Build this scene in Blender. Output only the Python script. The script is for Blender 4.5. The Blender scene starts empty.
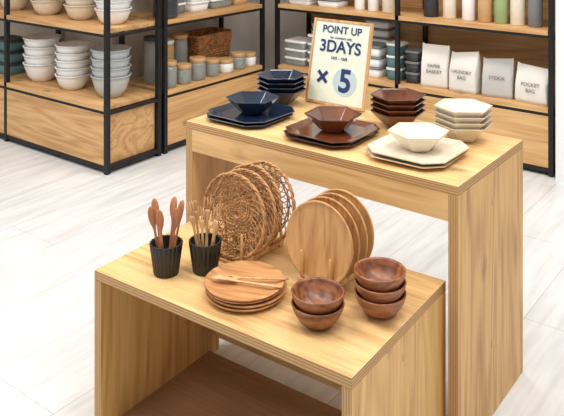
import bpy, bmesh, math, random
from mathutils import Vector, Matrix
random.seed(4)
T=Matrix.Translation
def R(a,ax): return Matrix.Rotation(math.radians(a),4,ax)
def lin(c):
    o=[]
    for v in c:
        v/=255.0
        o.append(v/12.92 if v<=0.04045 else ((v+0.055)/1.055)**2.4)
    return (o[0],o[1],o[2],1)
# ---------------- materials
def newmat(name):
    m=bpy.data.materials.new(name); m.use_nodes=True
    nt=m.node_tree; b=nt.nodes['Principled BSDF']
    return m,nt,b
def plain(name,c,rough=0.5,metal=0,var=0.06,nscale=20,bump=0.0,trans=0,coat=0,alpha=1):
    m,nt,b=newmat(name)
    tc=nt.nodes.new('ShaderNodeTexCoord'); n=nt.nodes.new('ShaderNodeTexNoise')
    n.inputs['Scale'].default_value=nscale; n.inputs['Detail'].default_value=3
    nt.links.new(tc.outputs['Object'],n.inputs['Vector'])
    r=nt.nodes.new('ShaderNodeValToRGB')
    l=lin(c); r.color_ramp.elements[0].position=0.3; r.color_ramp.elements[1].position=0.7
    r.color_ramp.elements[0].color=(l[0]*(1-var),l[1]*(1-var),l[2]*(1-var),1)
    r.color_ramp.elements[1].color=(min(1,l[0]*(1+var)),min(1,l[1]*(1+var)),min(1,l[2]*(1+var)),1)
    nt.links.new(n.outputs['Fac'],r.inputs['Fac']); nt.links.new(r.outputs['Color'],b.inputs['Base Color'])
    b.inputs['Roughness'].default_value=rough; b.inputs['Metallic'].default_value=metal
    b.inputs['Transmission Weight'].default_value=trans; b.inputs['Coat Weight'].default_value=coat
    b.inputs['Alpha'].default_value=alpha
    if bump:
        bp=nt.nodes.new('ShaderNodeBump'); bp.inputs['Strength'].default_value=bump; bp.inputs['Distance'].default_value=0.002
        nt.links.new(n.outputs['Fac'],bp.inputs['Height']); nt.links.new(bp.outputs['Normal'],b.inputs['Normal'])
    return m
def wood(name,light,mid,dark,axis='x',scale=5.0,rings=11.0,rough=0.45,stretch=0.13,knots=True,amp=0.22):
    m,nt,b=newmat(name); N=nt.nodes.new; L=nt.links.new
    tc=N('ShaderNodeTexCoord'); oi=N('ShaderNodeObjectInfo')
    mp=N('ShaderNodeMapping')
    s={'x':(stretch,1,1),'y':(1,stretch,1),'z':(1,1,stretch)}[axis]
    mp.inputs['Scale'].default_value=s
    add=N('ShaderNodeVectorMath'); add.operation='ADD'
    mul=N('ShaderNodeMath'); mul.operation='MULTIPLY'; mul.inputs[1].default_value=7.0
    L(oi.outputs['Random'],mul.inputs[0]); L(tc.outputs['Object'],mp.inputs['Vector'])
    L(mp.outputs['Vector'],add.inputs[0]); L(mul.outputs[0],add.inputs[1])
    n1=N('ShaderNodeTexNoise'); n1.inputs['Scale'].default_value=scale; n1.inputs['Detail'].default_value=2.5; n1.inputs['Roughness'].default_value=0.45; n1.inputs['Distortion'].default_value=0.5
    L(add.outputs[0],n1.inputs['Vector'])
    m1=N('ShaderNodeMath'); m1.operation='MULTIPLY'; m1.inputs[1].default_value=rings*6.283
    sn=N('ShaderNodeMath'); sn.operation='SINE'
    L(n1.outputs['Fac'],m1.inputs[0]); L(m1.outputs[0],sn.inputs[0])
    mr=N('ShaderNodeMapRange'); mr.inputs[1].default_value=-1; mr.inputs[2].default_value=1
    L(sn.outputs[0],mr.inputs[0])
    mp2=N('ShaderNodeMapping'); s2={'x':(2.5,70,70),'y':(70,2.5,70),'z':(70,70,2.5)}[axis]; mp2.inputs['Scale'].default_value=s2
    L(tc.outputs['Object'],mp2.inputs['Vector'])
    n2=N('ShaderNodeTexNoise'); n2.inputs['Scale'].default_value=1.6; n2.inputs['Detail'].default_value=4
    L(mp2.outputs['Vector'],n2.inputs['Vector'])
    n3=N('ShaderNodeTexNoise'); n3.inputs['Scale'].default_value=3.0; n3.inputs['Detail'].default_value=2
    L(add.outputs[0],n3.inputs['Vector'])
    a=N('ShaderNodeMath'); a.operation='MULTIPLY_ADD'; a.inputs[1].default_value=amp
    L(mr.outputs[0],a.inputs[0])
    f2=N('ShaderNodeMath'); f2.operation='MULTIPLY'; f2.inputs[1].default_value=0.62; L(n2.outputs['Fac'],f2.inputs[0]); L(f2.outputs[0],a.inputs[2])
    a2=N('ShaderNodeMath'); a2.operation='MULTIPLY_ADD'; a2.inputs[1].default_value=0.42; L(n3.outputs['Fac'],a2.inputs[0]); L(a.outputs[0],a2.inputs[2])
    r=N('ShaderNodeValToRGB'); e=r.color_ramp.elements
    e[0].position=0.38; e[0].color=lin(light); e[1].position=0.92; e[1].color=lin(dark)
    k=e.new(0.66); k.color=lin(mid)
    L(a2.outputs[0],r.inputs['Fac']); col=r.outputs['Color']
    if knots:
        nd=N('ShaderNodeTexNoise'); nd.inputs['Scale'].default_value=14; L(tc.outputs['Object'],nd.inputs['Vector'])
        v=N('ShaderNodeTexVoronoi'); v.inputs['Scale'].default_value=5.0
        mp3=N('ShaderNodeMapping'); mp3.inputs['Scale'].default_value={'x':(.6,1.1,1.1),'y':(1.1,.6,1.1),'z':(1.1,1.1,.6)}[axis]
        sc=N('ShaderNodeVectorMath'); sc.operation='SCALE'; sc.inputs['Scale'].default_value=0.03; L(nd.outputs['Color'],sc.inputs[0])
        ad=N('ShaderNodeVectorMath'); ad.operation='ADD'; L(tc.outputs['Object'],ad.inputs[0]); L(sc.outputs[0],ad.inputs[1])
        L(ad.outputs[0],mp3.inputs['Vector']); L(mp3.outputs['Vector'],v.inputs['Vector'])
        kr=N('ShaderNodeMapRange'); kr.inputs[1].default_value=0.03; kr.inputs[2].default_value=0.15; kr.inputs[3].default_value=0.85; kr.inputs[4].default_value=0
        L(v.outputs['Distance'],kr.inputs[0])
        mx=N('ShaderNodeMix'); mx.data_type='RGBA'; mx.inputs[7].default_value=lin([int(c*0.72) for c in dark])
        L(kr.outputs[0],mx.inputs[0]); L(col,mx.inputs[6]); col=mx.outputs[2]
    L(col,b.inputs['Base Color']); b.inputs['Roughness'].default_value=rough
    bp=N('ShaderNodeBump'); bp.inputs['Strength'].default_value=0.12; bp.inputs['Distance'].default_value=0.001
    L(n2.outputs['Fac'],bp.inputs['Height']); L(bp.outputs['Normal'],b.inputs['Normal'])
    return m
def plyedge(name,axis):
    m,nt,b=newmat(name); N=nt.nodes.new; L=nt.links.new
    tc=N('ShaderNodeTexCoord'); w=N('ShaderNodeTexWave'); w.bands_direction=axis; w.inputs['Scale'].default_value=45; w.inputs['Distortion'].default_value=0.6
    L(tc.outputs['Object'],w.inputs['Vector'])
    r=N('ShaderNodeValToRGB'); r.color_ramp.elements[0].color=lin((160,120,76)); r.color_ramp.elements[1].color=lin((202,162,110))
    L(w.outputs['Fac'],r.inputs['Fac']); L(r.outputs['Color'],b.inputs['Base Color']); b.inputs['Roughness'].default_value=0.6
    return m
WL,WM,WD=(232,195,138),(216,175,118),(180,134,82)
M_wx=wood('plywood_grain_x',WL,WM,WD,'x',amp=.21,rings=9); M_wz=wood('plywood_grain_z',(230,187,122),(212,166,102),(172,122,68),'z',amp=.21,rings=9)
M_ez=plyedge('plywood_edge_z','Z'); M_ex=plyedge('plywood_edge_x','X')
M_rx=wood('rack_plywood',(222,182,128),(204,158,104),(168,120,72),'x',scale=5,rings=8)
M_brown=wood('shadow_board',(172,136,106),(156,120,90),(134,100,72),'x',rings=4,knots=False)  # brown of the shaded floor put into the board's colour
M_black=plain('black_metal',(28,28,30),0.45,0.3)
M_navy=plain('navy_glaze',(26,38,60),0.14,coat=0.4,var=0.3,nscale=14)
M_navyr=plain('navy_rim',(82,84,94),0.25)
M_bglz=plain('brown_glaze',(104,56,32),0.16,coat=0.3,var=0.45,nscale=12)
M_bglr=plain('brown_rim',(54,36,28),0.3)
M_cream=plain('cream_glaze',(228,217,196),0.25,coat=0.2,var=0.04)
M_creamr=plain('cream_rim',(178,150,114),0.35)
M_walnut=wood('acacia',(166,108,70),(138,84,52),(98,56,34),'x',scale=14,rings=6,rough=0.35,stretch=0.35,knots=False,amp=.3)
M_bamboo=wood('bamboo',(212,166,110),(196,146,92),(162,114,68),'z',scale=18,rings=5,rough=0.35,stretch=0.06,knots=False)
M_bambx=wood('plate_wood',(210,160,108),(190,136,86),(148,98,58),'x',scale=16,rings=5,rough=0.35,stretch=0.1,knots=False)
M_rackw=wood('dishrack_wood',(226,184,128),(208,160,104),(180,130,80),'z',scale=20,rings=3,knots=False)
M_spoon=wood('spoon_wood',(190,130,88),(166,106,68),(120,70,42),'z',scale=20,rings=4,rough=0.4,knots=False)
M_fork=wood('fork_wood',(224,182,134),(204,158,108),(172,122,80),'z',scale=20,rings=4,rough=0.4,knots=False)
M_rattan=plain('rattan',(184,136,88),0.5,var=0.45,nscale=60,bump=0.3)
M_cup=plain('black_fluted_ceramic',(26,25,26),0.32,var=0.1)
M_white=plain('white_porcelain',(240,240,238),0.3,var=0.02)
M_plast=plain('translucent_plastic',(222,228,230),0.25,trans=0.35,var=0.03)
M_card=plain('sign_card',(226,233,216),0.6,var=0.01)
M_ink=plain('navy_ink',(34,52,104),0.6)
M_pale=plain('pale_blue_print',(188,208,216),0.6,var=0.02)
M_tan=plain('tan_lid',(200,160,110),0.5)
M_grey=plain('grey_plastic',(120,122,124),0.5)
M_dark=plain('charcoal',(52,52,54),0.5)
M_glass=plain('jar_glass',(206,214,210),0.1,trans=0.6,var=0.05)
M_teal=plain('teal_box',(86,118,120),0.5)
M_green=plain('olive_bottle',(150,170,120),0.4)
M_wicker=plain('wicker_dark',(158,108,64),0.6,var=0.6,nscale=45,bump=0.6)
M_paper=plain('paper_white',(226,222,214),0.75,var=0.03,nscale=10,bump=0.4)
M_paperg=plain('paper_grey',(190,188,184),0.75,var=0.04,nscale=10,bump=0.4)
M_inkg=plain('grey_ink',(124,121,116),0.7)
# ---------------- builder
class B:
    def __init__(s,mats):
        s.bm=bmesh.new(); s.mats=mats
    def face(s,vs,mi,smooth=False):
        try:
            f=s.bm.faces.new(vs); f.material_index=mi; f.smooth=smooth
        except ValueError: pass
    def box(s,x0,x1,y0,y1,z0,z1,mi=0,faces={},M=None):
        co=[(x,y,z) for x in(x0,x1) for y in(y0,y1) for z in(z0,z1)]
        v=[s.bm.verts.new((M@Vector(c)) if M else c) for c in co]
        F={'-x':(0,1,3,2),'+x':(4,6,7,5),'-y':(0,4,5,1),'+y':(2,3,7,6),'-z':(0,2,6,4),'+z':(1,5,7,3)}
        for k,q in F.items():
            s.face([v[i] for i in q],faces.get(k,faces.get(k[1],mi)))
    def loft(s,outline,prof,M=None,mi=0,smooth=True,caps=(True,True),rimmi=None,rim=()):
        rings=[]
        for (r,z) in prof:
            ring=[]
            for (x,y) in outline:
                p=Vector((x*r,y*r,z))
                ring.append(s.bm.verts.new(M@p if M else p))
            rings.append(ring)
        n=len(outline)
        for k in range(len(rings)-1):
            m_=rimmi if (rimmi is not None and k in rim) else mi
            for i in range(n):
                j=(i+1)%n
                s.face([rings[k][i],rings[k][j],rings[k+1][j],rings[k+1][i]],m_,smooth)
        if caps[0]: s.face(rings[0][::-1],mi)
        if caps[1]: s.face(rings[-1],mi)
    def sweep(s,pts,rad,n=6,closed=False,M=None,mi=0,ref=Vector((0,1,0)),smooth=True):
        P=[Vector(p) for p in pts]; m=len(P); rings=[]
        for i in range(m):
            if closed: t=P[(i+1)%m]-P[(i-1)%m]
            else: t=P[min(i+1,m-1)]-P[max(i-1,0)]
            t.normalize()
            rf=ref if abs(t.dot(ref))<0.98 else Vector((1,0,0))
            side=t.cross(rf).normalized(); nn=side.cross(t).normalized()
            r=rad[i] if isinstance(rad,(list,tuple)) else rad
            a,b=(r if isinstance(r,tuple) else (r,r))
            ring=[]
            for k in range(n):
                th=2*math.pi*k/n
                p=P[i]+side*(a*math.cos(th))+nn*(b*math.sin(th))
                ring.append(s.bm.verts.new(M@p if M else p))
            rings.append(ring)
        for i in range(m if closed else m-1):
            q=rings[(i+1)%m]
            for k in range(n):
                j=(k+1)%n
                s.face([rings[i][k],rings[i][j],q[j],q[k]],mi,smooth)
        if not closed:
            s.face(rings[0][::-1],mi); s.face(rings[-1],mi)
    def done(s,name,loc=(0,0,0),rot=0,bevel=0,parent=None,autoflat=None):
        bmesh.ops.recalc_face_normals(s.bm,faces=s.bm.faces[:])
        me=bpy.data.meshes.new(name); s.bm.to_mesh(me); s.bm.free()
        for m in s.mats: me.materials.append(m)
        o=bpy.data.objects.new(name,me); bpy.context.collection.objects.link(o)
        o.location=loc; o.rotation_euler=(0,0,math.radians(rot))
        if bevel:
            md=o.modifiers.new('bevel','BEVEL'); md.width=bevel; md.segments=2; md.limit_method='ANGLE'; md.angle_limit=math.radians(40)
        if parent: o.parent=parent
        return o
def circ(n=40): return [(math.cos(2*math.pi*i/n),math.sin(2*math.pi*i/n)) for i in range(n)]
def poly(n,off=0): return [(math.cos(2*math.pi*i/n+math.radians(off)),math.sin(2*math.pi*i/n+math.radians(off))) for i in range(n)]
def csq(c=0.36):
    a=1-c
    return [(1,-a),(1,a),(a,1),(-a,1),(-1,a),(-1,-a),(-a,-1),(a,-1)]
def rrect(w,d,r,k=4):
    o=[]
    for cx,cy,a0 in((w-r,d-r,0),(-w+r,d-r,90),(-w+r,-d+r,180),(w-r,-d+r,270)):
        for i in range(k+1):
            a=math.radians(a0+90*i/k); o.append((cx+r*math.cos(a),cy+r*math.sin(a)))
    return o
def text(s,size,loc,parent,mat,rot=(math.radians(90),0,0),bold=0.0,name='lettering'):
    c=bpy.data.curves.new(name,'FONT'); c.body=s; c.size=size; c.align_x='CENTER'; c.align_y='CENTER'; c.extrude=0.0004; c.offset=bold
    c.materials.append(mat)
    o=bpy.data.objects.new(name,c); bpy.context.collection.objects.link(o); o.location=loc; o.rotation_euler=rot; o.parent=parent
    return o
# ---------------- room
def floor_mat():
    m,nt,b=newmat('pale_vinyl_plank'); N=nt.nodes.new; L=nt.links.new
    tc=N('ShaderNodeTexCoord'); mp=N('ShaderNodeMapping'); mp.inputs['Rotation'].default_value=(0,0,math.radians(90))
    L(tc.outputs['Object'],mp.inputs['Vector'])
    br=N('ShaderNodeTexBrick'); br.inputs['Scale'].default_value=1; br.inputs['Brick Width'].default_value=1.3; br.inputs['Row Height'].default_value=0.3
    br.inputs['Mortar Size'].default_value=0.0018; br.inputs['Mortar Smooth'].default_value=0.4
    br.inputs['Color1'].default_value=lin((225,225,225)); br.inputs['Color2'].default_value=lin((219,219,218)); br.inputs['Mortar'].default_value=lin((186,184,182))
    L(mp.outputs['Vector'],br.inputs['Vector'])
    mp2=N('ShaderNodeMapping'); mp2.inputs['Scale'].default_value=(12,1.2,1); L(tc.outputs['Object'],mp2.inputs['Vector'])
    n=N('ShaderNodeTexNoise'); n.inputs['Scale'].default_value=2.2; n.inputs['Detail'].default_value=5; L(mp2.outputs['Vector'],n.inputs['Vector'])
    r=N('ShaderNodeValToRGB'); r.color_ramp.elements[0].position=.3; r.color_ramp.elements[0].color=(.80,.798,.795,1); r.color_ramp.elements[1].position=.62; r.color_ramp.elements[1].color=(1,1,1,1)
    L(n.outputs['Fac'],r.inputs['Fac'])
    mx=N('ShaderNodeMix'); mx.data_type='RGBA'; mx.blend_type='MULTIPLY'; mx.inputs[0].default_value=1
    L(br.outputs['Color'],mx.inputs[6]); L(r.outputs['Color'],mx.inputs[7]); L(mx.outputs[2],b.inputs['Base Color'])
    b.inputs['Roughness'].default_value=0.42
    return m
M_floor=floor_mat(); M_wall=plain('wall_paint',(206,200,192),0.8,var=0.02); M_ceil=plain('ceiling_paint',(240,240,240),0.9,var=0.01)
M_col=plain('column_paint',(236,236,236),0.8,var=0.01)
b=B([M_floor]); b.box(-7,3,-2,6,-0.1,0); b.done('floor')
b=B([M_wall]); b.box(-3.72,3,4.46,4.56,0,3); b.done('wall_back')
b=B([M_wall]); b.box(-3.72,-3.62,3.04,4.46,0,3); b.done('wall_left')
b=B([M_wall]); b.box(-7,-3.72,3.04,3.14,0,3); b.done('wall_alcove')
b=B([M_ceil]); b.box(-7,3,-2,6,3.0,3.1); b.done('ceiling')
b=B([M_col]); b.box(-1.215,-0.6,3.99,4.459,0,3.0); b.done('wall_column')
# ---------------- tables
tx0,tx1,ty0,ty1,tz=-1.78,-0.80,1.815,2.300,0.72
th=0.025
b=B([M_wx,M_wz,M_ez,M_ex,M_tan])
W=tx1-tx0; D=ty1-ty0
b.box(-W,0,0,D,tz-th,tz,0,{'x':2,'y':2})
for x in(-W,-th-0.003):
    b.box(x,x+th+0.003,0,D,0,tz-th-0.0005,1,{'y':3})
b.box(-W+th+.003,-th-.003,0.0,0.02,tz-th-0.072,tz-th-.0005,0)
b.box(-W+th+.003,-th-.003,D-0.02,D,tz-th-0.072,tz-th-.0005,0)
for (yy,zz) in((2.055,.607),(2.05,.205)):
    b.loft(circ(20),[(0.011,0),(0.011,0.0012),(0.008,0.002)],T((0,yy-ty0,zz))@R(90,'Y'),4)
b.done('tall_plywood_display_table',(tx1,ty0,0),0,0.0012)
W2,D2,lz=0.81,0.50,0.45
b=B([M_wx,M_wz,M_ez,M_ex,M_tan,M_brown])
b.box(-W2,0,0,D2,lz-th,lz,0,{'x':2,'y':2})
for x in(-W2,-th):
    b.box(x,x+th,0,D2,0,lz-th-.0005,1,{'y':3})
b.box(-W2+th,-th,D2-0.02,D2,0.05,lz-th-.0005,0)
b.box(-W2+th,-th,0.02,D2-0.05,0.0,0.018,5)  # added board, stands in for the shaded floor under the low table
b.loft(circ(20),[(0.010,0),(0.010,0.0012),(0.007,0.002)],T((0,.25,.372))@R(90,'Y'),4)
b.done('low_plywood_display_table',(-0.832,1.345,0),1.9,0.0012)
# ---------------- tabletop ceramics
def bowlprof(dz=0): return [(0.036,0+dz),(0.042,0.003+dz),(0.091,0.050+dz),(0.093,0.054+dz),(0.089,0.054+dz),(0.086,0.050+dz),(0.040,0.010+dz),(0.020,0.008+dz)]
def bowls(n,m,mr,loc,name):
    b=B([m,mr])
    for i in range(n):
        b.loft(poly(6,37+random.uniform(-2,2)),bowlprof(i*0.0175),None,0,False,rimmi=1,rim=(3,))
    return b.done(name,loc,0,0.0018)
def plate(m,mr,loc,rot):
    b=B([m,mr])
    b.loft(csq(),[(0.078,0),(0.088,0.0),(0.124,0.011),(0.127,0.014),(0.123,0.0145),(0.092,0.0055),(0.02,0.0045)],None,0,False,rimmi=1,rim=(3,))
    return b.done('octagonal_plate',loc,rot,0.0015)
zt=tz+0.0006
for m,mr,x in((M_navy,M_navyr,-1.630),(M_bglz,M_bglr,-1.298),(M_cream,M_creamr,-1.0)):
    plate(m,mr,(x,1.972,zt),1); plate(m,mr,(x+0.003,1.977,zt+0.0105),-1)
    bowls(1,m,mr,(x+.002,1.982,zt+0.0162),'hexagonal_bowl')
for m,mr,x in((M_navy,M_navyr,-1.66),(M_bglz,M_bglr,-1.178),(M_cream,M_creamr,-.950)):
    bowls(4,m,mr,(x,2.192,zt),'stacked_hexagonal_bowls')
# sign
e=bpy.data.objects.new('tabletop_sign',None); bpy.context.collection.objects.link(e)
e.location=(-1.478,2.268,zt)
b=B([M_fork,M_card,M_pale]); w,h=0.126,0.308
for x0,x1,z0,z1 in((-w,-w+.009,0,h),(w-.009,w,0,h),(-w+.009,w-.009,0,.009),(-w+.009,w-.009,h-.009,h)):
    b.box(x0,x1,-0.006,0.006,z0,z1,0)
b.box(-w+.009,w-.009,-0.003,0.003,.009,h-.009,1)
b.loft(circ(36),[(0.050,0),(0.050,0.0008)],T((0.035,-0.0032,0.088))@R(90,'X'),2)
o=b.done('framed_card',(0,0,0.002),parent=e); o.rotation_euler=(math.radians(-12),0,0)
b=B([M_fork]); b.box(-0.05,0.05,0.0105,0.030,0,0.012); b.box(-0.05,0.05,-0.018,-0.0075,0,0.010); b.box(-0.05,0.05,-0.018,0.030,-0.0004,0.0015)
b.done('stand_base',(0,0,0),parent=e,bevel=.0006)
Ms=R(-12,'X')
def st(s,size,x,z,bold=0.0):
    v=Ms@Vector((x,-0.0045,z)); t=text(s,size,(v.x,v.y,v.z+0.002),e,M_ink,(math.radians(78),0,0),bold)
st('POINT UP',0.038,0,0.270,0.0006); st('for members only',0.013,0,0.242); st('3DAYS',0.060,0,0.208,0.0012)
st('10/5 - 10/8',0.016,0,0.168); st('×',0.10,-0.062,0.091,0.002); st('5',0.112,0.036,0.088,0.003)
# ---------------- low table items
lt=lz+0.0006
def wbowl(n,loc):
    b=B([M_walnut])
    for i in range(n):
        d=i*0.027
        b.loft(circ(44),[(0.026,d),(0.030,d+.002),(0.045,d+.014),(0.058,d+.034),(0.064,d+.052),(0.0635,d+.0545),(0.0605,d+.0545),(0.058,d+.050),(0.052,d+.034),(0.038,d+.016),(0.015,d+.009)],T((random.uniform(-.001,.001),0,0)),0)
    return b.done('stacked_wooden_bowls',loc)
wbowl(2,(-1.004,1.468,lt)); wbowl(3,(-.909,1.600,lt))
b=B([M_bambx])
for i in range(4):
    d=i*0.0085; ox,oy=[(0,0),(.003,.002),(-.003,.003),(-.001,-.002)][i]
    b.loft(circ(56),[(0.060,d),(0.075,d+.001),(0.101,d+.0085),(0.1035,d+.012),(0.1015,d+.0135),(0.097,d+.0125),(0.080,d+.0075),(0.03,d+.007)],T((ox,oy,0)),0)
b.done('stacked_wooden_plates',(-1.230,1.470,lt),20)
def utensil(b,M,kind,L=0.185,mi=0):
    if kind=='spoon':
        z=[0,.02,.06,.10,.118,.128,.138,.150,.162,.174,.182,L]
        a=[.0035,.0045,.0045,.0035,.0035,.0052,.0080,.0102,.0108,.0092,.006,.002]
        y=[0,0,0,0,0,.001,.003,.004,.004,.003,.001,0]
        b.sweep([(0,-y[i],z[i]) for i in range(len(z))],[(a[i],0.0028 if i<10 else .0018) for i in range(len(z))],10,M=M,mi=mi)
    else:
        z=[0,.02,.06,.10,.120,.130,.140,.146]
        a=[.0035,.0045,.0045,.0035,.004,.0075,.0098,.0100]
        b.sweep([(0,0,zz) for zz in z],[(x,0.0024) for x in a],10,M=M,mi=mi)
        for x in(-.0082,0,.0082):
            b.sweep([(x,0,.142),(x,-.001,.165),(x*.95,-.003,L)],[(.0019,.002),(.0018,.0016),(.001,.001)],6,M=M,mi=mi)
for kind,sx,sy,ph,nm in(('fork',.094,.060,124,'wooden_fork'),('spoon',.106,.018,112,'wooden_spoon')):
    b=B([M_fork]); utensil(b,R(ph,'Z')@R(-90,'X'),kind,0.19)
    b.done(nm,(-1.230+sx,1.470+sy,lt+0.0425))
fl=[((1+.035*math.cos(22*a))*math.cos(a),(1+.035*math.cos(22*a))*math.sin(a)) for a in [2*math.pi*i/132 for i in range(132)]]
def cup(loc,kind,wm,seed):
    e=bpy.data.objects.new('cutlery_cup',None); bpy.context.collection.objects.link(e); e.location=loc
    b=B([M_cup]); b.loft(fl,[(0.031,0),(0.033,0.002),(0.044,0.082),(0.0435,0.085),(0.041,0.085),(0.040,0.082),(0.030,0.006),(0.01,0.005)],None,0)
    b.done('fluted_cup',parent=e)
    random.seed(seed); b=B([wm])
    for i in range(6):
        a=i*60+random.uniform(-12,12); ca,sa=math.cos(math.radians(a)),math.sin(math.radians(a))
        lean=random.uniform(8,13)
        M=T((ca*0.012,sa*0.012,0.008))@Matrix.Rotation(math.radians(lean),4,Vector((-sa,ca,0)))@R(37+random.uniform(-35,35),'Z')
        utensil(b,M,kind,0.180+random.uniform(-.008,.008) if kind=='fork' else 0.185)
    b.done('wooden_'+kind+'s',parent=e)
cup((-1.472,1.425,lt),'spoon',M_spoon,3); cup((-1.396,1.498,lt),'fork',M_fork,8)
def dishrack(loc,Ln):
    b=B([M_rackw])
    for x in(-.045,.045):
        b.box(x-.007,x+.007,0,Ln,0.008,0.022)
        n=int(Ln/0.033)
        for i in range(n+1):
            y=0.006+i*(Ln-.012)/n
            b.loft(circ(10),[(0.0038,0.0),(0.0038,0.072),(0.002,0.075)],T((x,y,0.02)),0)
    for y in(0.004,Ln-.018):
        b.box(-.052,.052,y,y+.014,0,0.008)
    return b.done('wooden_dish_rack',loc,0,0.0008)
PX=-1.094
dishrack((PX,1.585,lt),0.165)
for i in range(4):
    b=B([M_bamboo]); r=0.105
    b.loft(circ(60),[(r*.6,-.004),(r*.9,-.003),(r,.003),(r,.006),(r*.965,.0065),(r*.92,.003),(r*.88,.002),(r*.2,.002)],R(83,'X'),0)
    b.done('round_wooden_plate',(PX+(-1)**i*.001+i*.001,1.608+i*0.034,lt+0.1195))
TX=-1.368
dishrack((TX,1.56,lt),0.19)
def tray(loc,R0,tilt,sd):
    random.seed(sd); b=B([M_rattan]); M=R(tilt,'X')@R(random.uniform(0,90),'Z')
    ns=28
    dish=lambda r:0.016*(r/R0)**3
    for k in range(ns):
        a=2*math.pi*k/ns; pts=[]
        for j in range(9):
            r=0.006+(R0-.006)*j/8; aa=a+0.32*(j/8)**2
            pts.append((r*math.cos(aa),r*math.sin(aa),dish(r)))
        b.sweep(pts,0.0015,5,M=M,ref=Vector((0,0,1)))
        pts=[]
        for j in range(9):
            r=R0*0.5+(R0*.5)*j/8; aa=a-0.55*(j/8)
            pts.append((r*math.cos(aa),r*math.sin(aa),dish(r)+.002))
        b.sweep(pts,0.0015,5,M=M,ref=Vector((0,0,1)))
    for q in [.10,.15,.20,.25,.30,.35,.40,.45,.50,.74,.80]:
        r=R0*q; pts=[]
        for i in range(112):
            a=2*math.pi*i/112
            pts.append((r*math.cos(a),r*math.sin(a),dish(r)+0.0018*math.sin(a*ns/2+q*60)))
        b.sweep(pts,0.0022,5,True,M=M,ref=Vector((0,0,1)))
    for ph in(0,math.pi,math.pi/2):
        pts=[]
        for i in range(150):
            a=2*math.pi*i/150; pts.append(((R0+.003*math.cos(a*16+ph))*math.cos(a),(R0+.003*math.cos(a*16+ph))*math.sin(a),.017+.003*math.sin(a*16+ph)))
        b.sweep(pts,0.0028,5,True,M=M,ref=Vector((0,0,1)))
    return b.done('woven_rattan_tray',loc)
for i in range(4):
    tray((TX+[0,.006,-.004,.01][i],1.600+i*.040,lt+0.127),0.112,84-i*1.0,20+i)
# ---------------- shelving units
def rack(name,Lx,Dp,loc,rot,bays,posts_top=1.95):
    b=B([M_black,M_rx,M_rx])
    p=0.026
    for i in range(bays+1):
        x=i*Lx/bays
        x0=min(max(x-p/2,0),Lx-p)
        for y0 in(0,Dp-p): b.box(x0,x0+p,y0,y0+p,0,posts_top,0)
        for z in(0.33,0.745,1.16,1.6): b.box(x0,x0+p,p,Dp-p,z-0.012,z+0.004,0)
        b.box(x0,x0+p,p,Dp-p,0.02,0.045,0)
    for z in(0.335,0.75,1.17,1.60):
        b.box(p,Lx-p,0.004,0.022,z-.014,z+.002,0); b.box(p,Lx-p,Dp-.022,Dp-.004,z-.014,z+.002,0)
        b.box(0.002+p,Lx-p-.002,0.0,Dp,z+.0025,z+.027,1)
    b.box(p,Lx-p,0.003,0.021,0.045,0.32,1); b.box(p+.0,p+.018,.021,Dp-.03,.045,.32,1); b.box(Lx-p-.018,Lx-p,.021,Dp-.03,.045,.32,1)
    b.box(p,Lx-p,0.004,0.022,0.018,0.043,0)
    return b.done(name,loc,rot,0.0008)
rack('metal_shelving_unit',1.9,0.40,(-5.06,2.62,0),0,2)
rack('metal_shelving_unit',0.94,0.40,(-3.16,3.045,0),90,1)
rack('metal_shelving_unit',1.87,0.40,(-3.11,4.03,0),0,2)
b=B([M_rx]); b.box(-3.13,-1.22,4.435,4.455,0,2.0); b.done('wooden_back_panel')
Z1,Z2=0.3625,0.7775
def lathe(name,prof,loc,mats,n=36,smooth=True,rim=None,rimmi=None,copies=1,pitch=0,outline=None):
    b=B(mats)
    for i in range(copies):
        b.loft(outline or circ(n),[(r,z+i*pitch) for r,z in prof],None,0,smooth,rimmi=rimmi,rim=rim or ())
    return b.done(name,loc)
def mixb(R0,H): return [(R0*.5,0),(R0*.55,.002),(R0*.8,H*.35),(R0*.95,H*.8),(R0,H),(R0*1.04,H),(R0*1.04,H+.004),(R0*.97,H+.004),(R0*.93,H*.8),(R0*.75,H*.35),(R0*.3,.008)]
lathe('stacked_mixing_bowls',mixb(.112,.11),(-3.99,2.80,Z1),[M_white],copies=4,pitch=.052)
lathe('stacked_mixing_bowls',mixb(.100,.085),(-3.66,2.78,Z1),[M_white],copies=5,pitch=.044)
lathe('stacked_plastic_bowls',mixb(.110,.12),(-3.34,2.80,Z1),[M_plast],copies=4,pitch=.05)
for x,m,k in((-4.28,M_cream,4),(-3.93,M_cream,4),(-3.60,M_cream,3),(-3.32,M_white,4)):
    lathe('stacked_serving_bowls',mixb(.102,.085),(x,2.80,Z2),[m],copies=k,pitch=.046)
def foodbox(loc,w,d,h,n,mb,ml,rot=0,name='stacked_food_containers'):
    b=B([mb,ml])
    for i in range(n):
        z=i*(h+.016)
        b.loft(rrect(w,d,.02),[(0.9,z),(0.92,z+.002),(1,z+h)],None,0,True)
        b.loft(rrect(w,d,.02),[(1.0,z+h+.0005),(1.05,z+h+.003),(1.05,z+h+.012),(1.0,z+h+.0155)],None,1,True)
    return b.done(name,loc,rot)
foodbox((-4.33,2.80,Z1),.09,.07,.06,3,M_teal,M_dark)
def jar(loc,r,h,mb,ml,name='glass_storage_jar'):
    b=B([mb,ml]); b.loft(circ(28),[(r*.9,0),(r,.006),(r,h*.85),(r*.92,h)],None,0)
    b.loft(circ(28),[(r*.96,h+.0005),(r*1.0,h+.002),(r*1.0,h+.022),(r*.94,h+.026)],None,1)
    return b.done(name,loc)
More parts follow.
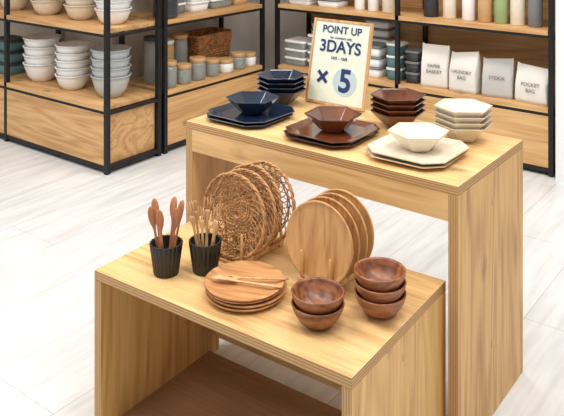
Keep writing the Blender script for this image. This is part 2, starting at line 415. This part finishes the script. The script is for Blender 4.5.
for y,r,h,mb,ml in((3.15,.05,.13,M_glass,M_tan),(3.275,.05,.09,M_glass,M_tan),(3.40,.052,.11,M_glass,M_tan),(3.53,.05,.08,M_glass,M_tan),(3.66,.055,.06,M_white,M_tan),(3.79,.05,.08,M_glass,M_tan),(3.91,.045,.06,M_white,M_tan)):
    jar((-3.235,y,Z1),r,h,mb,ml)
for y,r,h,mb,ml in((3.16,.05,.26,M_glass,M_dark),(3.28,.05,.22,M_tan,M_white),(3.40,.05,.24,M_glass,M_tan)):
    jar((-3.39,y,Z1),r,h,mb,ml)
b=B([M_wicker])
b.loft(rrect(.10,.17,.03),[(0.85,0),(0.9,.01),(1,.22),(1.03,.23),(1.0,.24),(.95,.23),(.85,.02)],None,0)
for i in range(14): b.sweep([(x*(.87+.0105*i),y*(.87+.0105*i),.012+i*.0165) for x,y in rrect(.102,.172,.03)],.005,5,True,ref=Vector((0,0,1)))
b.done('wicker_storage_basket',(-3.43,3.68,Z1))
foodbox((-3.36,3.29,Z2),.08,.06,.05,3,M_grey,M_white); foodbox((-3.34,3.46,Z2),.08,.08,.045,3,M_white,M_white); foodbox((-3.34,3.67,Z2),.08,.10,.045,3,M_glass,M_white); foodbox((-3.34,3.87,Z2),.08,.07,.045,3,M_tan,M_white)
lathe('stacked_saucers',[(.04,0),(.05,.001),(.075,.010),(.078,.013),(.06,.009),(.02,.007)],(-3.25,3.14,Z2),[M_grey],copies=12,pitch=.009)
for x,n in((-2.98,3),(-2.79,4),(-2.60,3)):
    foodbox((x,4.16,Z1),.083,.085,.04,n,M_glass,M_white)
for x,n in((-2.9,5),(-2.68,5),(-2.46,6)):
    foodbox((x,4.34,Z1),.09,.06,.04,n,M_white,M_grey)
foodbox((-2.41,4.17,Z1),.08,.08,.05,3,M_white,M_grey); foodbox((-2.115,4.16,Z1),.045,.06,.05,3,M_dark,M_grey); foodbox((-2.24,4.16,Z1),.05,.06,.06,3,M_teal,M_white)
foodbox((-2.95,4.16,Z2),.09,.08,.03,3,M_white,M_white); foodbox((-2.72,4.16,Z2),.08,.08,.04,3,M_white,M_grey)
def bag(loc,w,h,m,rot,lab):
    b=B([m]); d=.045
    for_z=[(0,1,1),(0.02,1.02,1.05),(h*.5,1.0,1.1),(h*.75,.99,.75),(h*.9,1.0,.28),(h,1.0,.07)]
    rings=[]
    base=rrect(w,d,.012,3)
    for i,(z,sx,sy) in enumerate(for_z):
        rings.append([b.bm.verts.new((x*sx+.002*math.sin(i*2+k),y*sy+.003*math.sin(k*1.7+i),z+(.004*math.sin(k)+x*.12*math.sin(w*900+loc[0]*7) if i>3 else 0))) for k,(x,y) in enumerate(base)])
    n=len(base)
    for k in range(len(rings)-1):
        for i in range(n):
            j=(i+1)%n; b.face([rings[k][i],rings[k][j],rings[k+1][j],rings[k+1][i]],0,True)
    b.face(rings[0][::-1],0); b.face(rings[-1],0)
    o=b.done('paper_storage_bag',loc,rot)
    for i,t in enumerate(lab): text(t,.028,(0,-d*1.12-.003,h*.52-i*.034),o,M_inkg,bold=.0002)
bag((-1.96,4.13,Z1),.082,.25,M_paper,8,('PAPER','BASKET')); bag((-1.77,4.12,Z1),.085,.23,M_paper,-5,('LAUNDRY','BAG'))
bag((-1.575,4.13,Z1),.085,.215,M_paperg,8,('STOCK',)); bag((-1.37,4.12,Z1),.092,.20,M_paper,-6,('POCKET','BAG'))
def bottle(x,y,r,h,m,mc):
    b=B([m,mc]); b.loft(circ(28),[(r*.95,0),(r,.004),(r,h*.78),(r*.85,h*.86),(r*.4,h*.9),(r*.4,h*.93)],None,0)
    b.loft(circ(20),[(r*.5,h*.931),(r*.5,h),(r*.4,h+.004)],None,1); b.done('dispenser_bottle',(x,y,Z2))
for x,r,h,m,c in((-2.50,.035,.2,M_white,M_grey),(-2.40,.035,.22,M_white,M_dark),(-2.29,.04,.2,M_cream,M_tan),(-2.0,.045,.22,M_dark,M_dark),(-1.88,.04,.2,M_cream,M_tan),(-1.76,.038,.23,M_white,M_grey),(-1.66,.04,.22,M_tan,M_white),(-1.565,.038,.2,M_green,M_tan),(-1.47,.04,.22,M_cream,M_white),(-1.37,.04,.22,M_grey,M_dark)):
    bottle(x,4.14,r,h,m,c)
# ---------------- lights / world / camera
for i,(x,y) in enumerate([(-3.6,1.8),(-2.0,1.0),(-2.0,3.2),(-0.4,1.2),(-0.4,3.2),(-2.2,-0.8),(0.9,1.5),(-3.4,0)]):
    l=bpy.data.lights.new('ceiling_lamp','AREA'); l.shape='RECTANGLE'; l.size=1.0; l.size_y=0.5; l.energy=26.5; l.color=(1,.98,.955)
    o=bpy.data.objects.new('ceiling_lamp',l); bpy.context.collection.objects.link(o); o.location=(x,y,2.96)
w=bpy.data.worlds.new('world'); bpy.context.scene.world=w; w.use_nodes=True
w.node_tree.nodes['Background'].inputs[0].default_value=(1,.99,.975,1); w.node_tree.nodes['Background'].inputs[1].default_value=0.52
c=bpy.data.cameras.new('camera'); co=bpy.data.objects.new('camera',c); bpy.context.collection.objects.link(co)
co.location=(0,0,1.45); co.rotation_euler=(math.radians(90),0,math.radians(37.1))
c.sensor_width=36; c.lens=745/564*36; c.shift_y=-0.537
bpy.context.scene.camera=co
bpy.context.scene.view_settings.view_transform='Standard'
